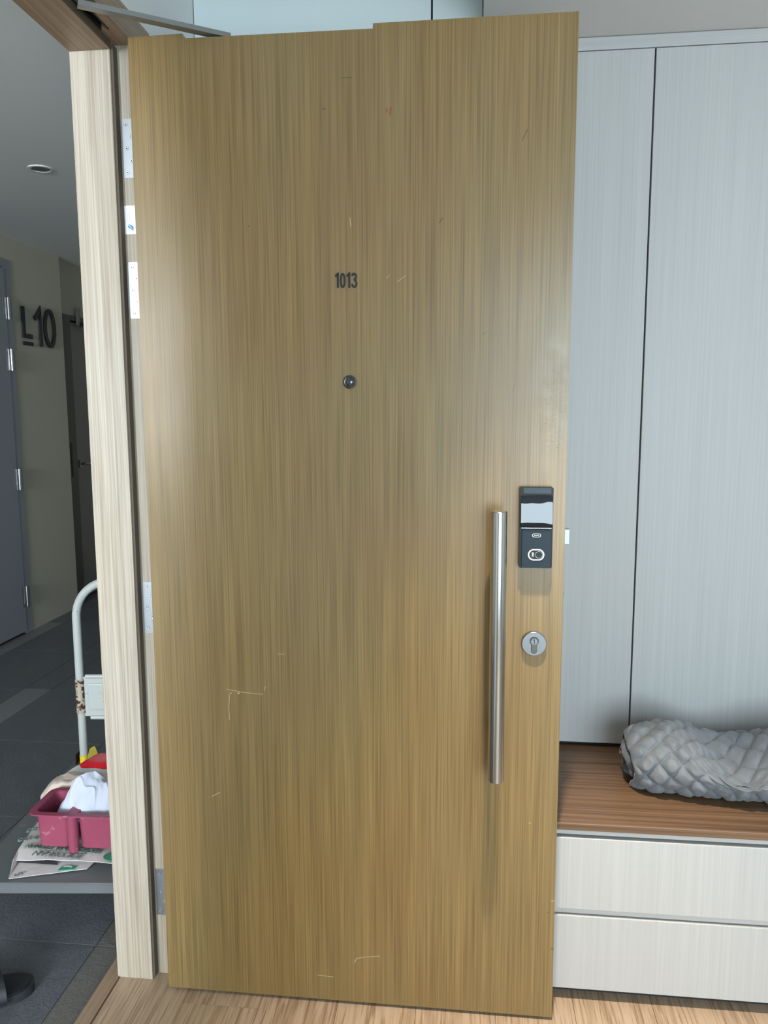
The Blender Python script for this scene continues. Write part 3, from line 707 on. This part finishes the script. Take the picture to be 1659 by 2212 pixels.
hyl = .695; xl, xr, ht, rb = .040, DWd-.028, .800, .125
path = [(xl, hyl, DZ+.005), (xl, hyl, ht-rb)]+[(xl+rb-rb*math.cos(t), hyl+.0*t, ht-rb+rb*math.sin(t)) for t in np.linspace(.1, PI/2, 9)]
path += [(xr-rb+rb*math.sin(t), hyl, ht-rb+rb*math.cos(t)) for t in np.linspace(0, PI/2-.1, 9)]+[(xr, hyl, ht-rb), (xr, hyl, DZ+.005)]
hn = mk('handle', Mesh().tube(path, .0140, 18), M['tube'], tr, 50, local=True)
for xx in (xl, xr):
    mk('sleeve', Mesh().tube([(xx, hyl, .335), (xx, hyl, .456)], .0162, 18), M['rusty'], hn, 40, local=True)
    mk('collar', Mesh().tube([(xx, hyl, .152), (xx, hyl, .180)], .0150, 18), M['yellow'], hn, 40, local=True)
    sgn = -1 if xx == xl else 1
    for bo in (-.024, .022): mk('bracket', Mesh().box(xx+bo-.002, xx+bo+.002, hyl-.02, hyl+.025, DZ, DZ+.034, .0008), M['black'], tr, local=True)
pn = Mesh().box(xl+.012, xr-.012, hyl-.004, hyl+.002, .322, .462, .001)
pn.box(xl+.028, xr-.028, hyl-.008, hyl-.003, .345, .440, .003)
pp_ = mk('handle_panel', pn, M['tube'], hn, local=True)
for zz_ in (.465, .318): mk('rolled_edge', Mesh().tube([(xl+.022 if zz_ > .4 else xl+.034, hyl-.004, zz_), (xr-.02, hyl-.004, zz_)], .0075, 12), M['tube'], hn, 50, local=True)
pd = [(-.020, .0), (-.024, .030), (-.012, .058), (.006, .066), (.016, .040), (.018, .0), (.010, -.010)]
mk('foot_lever', Mesh().prism([(a, b) for a, b in pd], lambda a, b, d: (xl+.045+d*.6+a*.75, hyl-.03+a*.2, DZ+.008+b), -.002, .002), M['olive_yellow'], tr, local=True)
mk('release_rod', Mesh().tube([(xl+.035, hyl-.02, DZ+.012), (xr-.03, hyl-.02, DZ+.012)], .0055, 10), M['satin'], tr, 50, local=True)
TM = Matrix.Translation((-.604, .143, -.010)) @ Matrix.Rotation(TR, 4, 'Z')
TOP = DZ-.010      # world height of the deck surface

# ---- printed paper sack lying on the deck
sk = thing('paper_sack', 'flattened white paper sack with green print on the trolley deck', 'sack', (-.40, .35, TOP))
def sheet(name, corners, nu, nv, th, amp, mat, seed, extra=None, parent=None):
    """a crumpled sheet spanning four corners, with thickness"""
    c = [Vector(p) for p in corners]; vs = []; fs = []; N = (nu+1)*(nv+1)
    for lay in (1, 0):
        for i in range(nu+1):
            for j in range(nv+1):
                u, v = i/nu, j/nv
                p = (c[0]*(1-u)+c[1]*u)*(1-v)+(c[3]*(1-u)+c[2]*u)*v
                h = amp*(mnoise.noise(Vector((p.x*22+seed, p.y*22, seed)))+.6*mnoise.noise(Vector((p.x*60, p.y*60+seed, 2))))
                if extra: h += extra(u, v)
                vs.append((p.x, p.y, p.z+(h if lay else h*.999-th)))
    id_ = lambda l, i, j: l*N+i*(nv+1)+j
    for i in range(nu):
        for j in range(nv):
            fs += [(id_(0, i, j), id_(0, i+1, j), id_(0, i+1, j+1), id_(0, i, j+1)), (id_(1, i, j), id_(1, i, j+1), id_(1, i+1, j+1), id_(1, i+1, j))]
    for i in range(nu): fs += [(id_(0, i, 0), id_(1, i, 0), id_(1, i+1, 0), id_(0, i+1, 0)), (id_(0, i, nv), id_(0, i+1, nv), id_(1, i+1, nv), id_(1, i, nv))]
    for j in range(nv): fs += [(id_(0, 0, j), id_(0, 0, j+1), id_(1, 0, j+1), id_(1, 0, j)), (id_(0, nu, j), id_(1, nu, j), id_(1, nu, j+1), id_(0, nu, j+1))]
    return mk(name, Mesh().add(vs, fs), mat, parent, 60)
Z0 = TOP
lo_ = sheet('lower_layer', [(-.497, .166, Z0+.004), (-.312, .226, Z0+.006), (-.250, .60, Z0+.010), (-.590, .56, Z0+.006)], 24, 24, .0015, .0012, M['paper'], 3, None, sk)
up_ = sheet('upper_layer', [(-.526, .232, Z0+.022), (-.235, .236, Z0+.020), (-.215, .60, Z0+.018), (-.586, .56, Z0+.020)], 30, 30, .0016, .0022, M['paper'], 9, lambda u, v: .006*math.sin(PI*u)*(1-v)**2-.010*max(0, .12-v)/.12*(1-u), sk)
mk('side_gusset', Mesh().add([(-.497, .166, Z0+.003), (-.526, .232, Z0+.0135), (-.575, .45, Z0+.020), (-.575, .45, Z0+.006), (-.499, .168, Z0+.0045), (-.523, .236, Z0+.020)], [(0, 1, 2, 3), (4, 5, 2, 3), (0, 1, 5, 4)]), M['paper'], sk)
mk('fold_opening_shade', Mesh().add([(-.523, .234, Z0+.010), (-.40, .232, Z0+.018), (-.40, .236, Z0+.004), (-.52, .238, Z0+.004)], [(0, 1, 2, 3)]), M['black'], sk)  # black sheet painted in for the shade inside the sack's opening
def flat_mtx(x, y, z, rz): return Matrix.Translation((x, y, z)) @ Matrix.Rotation(rz, 4, 'Z')
off = Matrix.Translation((-sk.location.x, -sk.location.y, -sk.location.z))
zt_ = Z0+.0275
text_mesh('PROFESSIONAL GERMAN', .024, off @ flat_mtx(-.405, .276, zt_, PI-.03), M['green_grey'], 'lettering', sk, .0003, .0015, .82)
text_mesh('JOCOSKAN', .030, off @ flat_mtx(-.405, .2465, zt_+.0005, PI-.03), M['green_grey'], 'lettering', sk, .0004, .0015, .9)
text_mesh('IN SG', .022, off @ flat_mtx(-.530, .315, zt_, PI+.35), M['green_grey'], 'lettering', sk, .0003, .0015)
text_mesh('2,5', .026, off @ flat_mtx(-.545, .36, zt_, PI+.35), M['green_grey'], 'lettering', sk, .0003, .0015)
mk('emblem', Mesh().prism([(a, b) for a, b in ellipse(-.243, .258, .036, .022, 28)], lambda a, b, d: (a, b, d), zt_-.004, zt_-.0006), M['green'], sk)
mk('emblem_ring', Mesh().ribbon(ellipse(-.236, .262, .018, .010, 24), .006, lambda a, b, d: (a, b, d), zt_-.002, zt_, True), M['paper'], sk)
mk('emblem', Mesh().prism([(-.385, .2085), (-.345, .2175), (-.342, .232), (-.382, .229)], lambda a, b, d: (a, b, d), Z0+.006, Z0+.0082), M['green'], sk)
mk('emblem_ring', Mesh().ribbon(ellipse(-.366, .224, .010, .005, 16, 0, PI, False), .005, lambda a, b, d: (a, b, d), Z0+.007, Z0+.0088), M['paper'], sk)
text_mesh('S', .030, off @ flat_mtx(-.478, .183, Z0+.0070, PI/2+.6), M['green_grey'], 'lettering', sk, .0003, .0004)

# ---- pink tray of two cups
ty = thing('pink_tray', 'pink plastic tray of two cups standing on the printed sack', 'tray', (-.372, .364, Z0+.0345), TR*.3)
def cup(x0, x1, y0, y1, z0, z1, tp, th):
    o1 = rrect(x0, x1, y0, y1, .016, 6); o0 = rrect(x0+tp, x1-tp, y0+tp, y1-tp, .016, 6)
    i1 = rrect(x0+th, x1-th, y0+th, y1-th, .014, 6); i0 = rrect(x0+tp+th, x1-tp-th, y0+tp+th, y1-tp-th, .014, 6)
    n = len(o1); vs = [(*p, z0) for p in o0]+[(*p, z1) for p in o1]+[(*p, z1) for p in i1]+[(*p, z0+th) for p in i0]
    fs = [tuple(range(n))[::-1], tuple(range(3*n, 4*n))]
    for k in range(3): fs += [(k*n+i, k*n+(i+1) % n, (k+1)*n+(i+1) % n, (k+1)*n+i) for i in range(n)]
    return Mesh().add(vs, fs)
mk('cup', cup(-.108, -.012, -.092, .030, .0, .100, .004, .003), M['pink'], ty, 40, local=True)
mk('cup', cup(.010, .128, -.092, .030, .0, .100, .004, .003), M['pink'], ty, 40, local=True)
rim = Mesh(); rim.ribbon(rrect(-.116, .136, -.100, .038, .020, 6), .018, lambda a, b, d: (a, b, d), .098, .1015, True)
rim.box(-.016, .014, -.092, .030, .098, .1012)
mk('rim', rim, M['pink'], ty, 40, local=True)
mk('column', Mesh().lathe([(.0, -.008), (.0135, -.008), (.0155, .099), (.0, .099)], lambda a, b, h: (-.0005+a, -.094+b, h), 24), M['pink'], ty, 40, local=True)

# ---- white cloth heaped in the tray
def cloth():
    nr, na = 70, 140; vs = []; fs = []; cx_, cy_, z0 = -.352, .338, Z0+.090
    pk = [(-.372, .350, .112, .046), (-.335, .355, .108, .050), (-.405, .338, .060, .046), (-.292, .350, .098, .042), (-.268, .355, .096, .04), (-.350, .315, .055, .05), (-.435, .33, .022, .04)]
    for i in range(nr+1):
        for j in range(na):
            r = (i/nr); t = 2*PI*j/na
            x = cx_+.094*r*math.cos(t); y = cy_+.047*r*math.sin(t)
            num = 0.0
            for px_, py_, ph_, sg_ in pk: num += math.exp(60*(ph_*math.exp(-((x-px_)**2+((y-py_)*1.15)**2)/(2*sg_**2))))
            h = math.log(num/2)/60+.006
            c1 = 1-abs(mnoise.noise(Vector((x*13+y*6, y*9-x*5, 4)))*2.4); c2 = 1-abs(mnoise.noise(Vector((x*30-y*14, y*22+x*9, 7)))*2.4)
            h += .016*c1**3*(1 if c1 > 0 else 0)+.007*max(c2, 0)**3+.003*mnoise.noise(Vector((x*80, y*80, 1)))
            h *= 1-r**5*.75
            vs.append((x+.010*mnoise.noise(Vector((x*24, y*24, 9))), y+.010*mnoise.noise(Vector((x*24, y*24, 19))), z0+h))
    vs.append((cx_, cy_, z0-.03)); c = len(vs)-1
    for i in range(1, nr):
        for j in range(na):
            k = (j+1) % na
            fs.append((i*na+j, i*na+k, (i+1)*na+k, (i+1)*na+j))
    fs += [(na+j, na+(j+1) % na, 0) for j in range(na)]
    fs += [(nr*na+j, c, nr*na+(j+1) % na) for j in range(na)]
    mk('cloth', Mesh().add(vs, fs), M['cloth'], None, 50, label='crumpled white cloth heaped in the pink tray', category='cloth')
cloth()

# ---- stuffed sack and bag behind the tray
def pillow(cx_, cy_, cz_, rx, ry, rz_, rot, seed, amp, tip=0.0):
    nu, nv = 64, 32; vs = []; fs = []
    for i in range(nv+1):
        ph = -PI/2+PI*i/nv
        for j in range(nu):
            t = 2*PI*j/nu
            sc = lambda q, e: math.copysign(abs(q)**e, q)
            x = rx*sc(math.cos(t), .55)*sc(math.cos(ph), .45); y = ry*sc(math.sin(t), .55)*sc(math.cos(ph), .45); z = rz_*sc(math.sin(ph), .9)
            f = 1-.55*max(abs(x)/rx, abs(y)/ry)**6; z *= f
            k = 1+amp*(1-abs(mnoise.noise(Vector((x*25+seed, y*25, z*25)))*2.2))
            p = Vector((x, y, z*k)); p.z += tip*max(0, -x/rx-.55)
            p.rotate(Matrix.Rotation(rot, 3, 'Z')); vs.append((cx_+p.x, cy_+p.y, cz_+p.z))
    for i in range(nv):
        for j in range(nu):
            k = (j+1) % nu; fs.append((i*nu+j, i*nu+k, (i+1)*nu+k, (i+1)*nu+j))
    return Mesh().add(vs, fs)
mk('beige_sack', pillow(-.425, .472, Z0+.083, .140, .058, .051, .05, 3, .20), M['beige'], None, 80, label='stuffed beige sack lying behind the pink tray', category='sack')
bt = thing('white_tub', 'white tub with black label under the red and white bag', 'tub', (-.475, .60, Z0+.02))
mk('body', Mesh().prism(rrect(-.520, -.405, .548, .645, .012), lambda a, b, d: (a, b, d), Z0+.023, Z0+.086), M['film'], bt, 35)
mk('tub_label', Mesh().box(-.4980, -.478, .5474, .5482, Z0+.060, Z0+.084), M['black'], bt)
mk('label_mark', Mesh().ribbon([(-.4955, Z0+.080), (-.4885, Z0+.074), (-.4915, Z0+.069), (-.4825, Z0+.064)], .003, lambda a, b, d: (a, .5474-d, b), 0, .0004), M['red'], bt)
bg = thing('plastic_bag', 'red and white plastic bag draped behind the beige sack', 'bag', (-.47, .61, Z0+.10))
def bag_strip(rows, prof, mat, name):
    vs = []; fs = []; k = len(prof); n = len(rows)
    for x, y, z, sc, ws in rows:
        for a, b in prof: vs.append((x+.003*mnoise.noise(Vector((x*40, a*60, 3))), y+a*ws, z+b*sc+.004*mnoise.noise(Vector((x*30, a*30, b*30)))))
    for i in range(n-1):
        for j in range(k): fs.append((i*k+j, i*k+(j+1) % k, (i+1)*k+(j+1) % k, (i+1)*k+j))
    fs += [tuple(range(k))[::-1], tuple((n-1)*k+j for j in range(k))]
    return mk(name, Mesh().add(vs, fs), mat, bg, 60)
zb_ = Z0+.089
def bag_rows(x0, x1, tipz):
    out = []
    for i in range(25):
        u = i/24; e = max(0, 1-u*4.2)
        out.append((x0+(x1-x0)*u, .545+.010*e, zb_-tipz*e**1.5, .22+.78*min(1, u*5)**.7, .45+.55*min(1, u*4)))
    return out
bag_strip(bag_rows(-.592, -.27, .050), [(.006, .0), (-.004, .006), (-.006, .016), (.0, .024), (.012, .0275), (.045, .027), (.045, .004)], M['film'], 'white_side')
bag_strip(bag_rows(-.556, -.27, .012), [(.024, .0262), (.028, .0315), (.06, .036), (.125, .030), (.125, .010), (.05, .012)], M['red'], 'red_side')

# ================================================================== sandal in the corridor
sn = thing('sandal', 'black rubber sandal on the corridor tiles beside the threshold', 'sandal', (-.446, -.082, -.010), math.radians(30))
def sole(k, e=0.0):
    out = []
    for i in range(48):
        t = 2*PI*i/48; x = .135*math.cos(t); w_ = .046+.008*math.cos(t)+.004*math.cos(2*t)
        out.append(((x)*k, math.copysign(abs(math.sin(t))**.85, math.sin(t))*w_*k))
    return out
mk('sole', Mesh().prism(sole(1.0), lambda a, b, d: (a, b, d), 0, .022), M['sandal_edge'], sn, 40, local=True)
mk('footbed', Mesh().prism(sole(.95), lambda a, b, d: (a, b, d), .020, .026), M['sandal'], sn, 40, local=True)
for xo, hh in ((-.010, .060), (.045, .046)):
    vs = []; fs = []; K = 20
    for i in range(K+1):
        t = PI*i/K; y = -.052*math.cos(t); z = .012+hh*math.sin(t)**.8
        for dx, dz in ((-.022, 0), (.022, 0), (.022, .004), (-.022, .004)): vs.append((xo+dx+.012*math.cos(t), y*(1+.05*(dz > 0)), z+dz))
    for i in range(K):
        for q_ in range(4): fs.append((i*4+q_, i*4+(q_+1) % 4, (i+1)*4+(q_+1) % 4, (i+1)*4+q_))
    fs += [(0, 1, 2, 3), (K*4, K*4+1, K*4+2, K*4+3)]
    mk('strap', Mesh().add(vs, fs), M['sandal'], sn, 50, local=True)
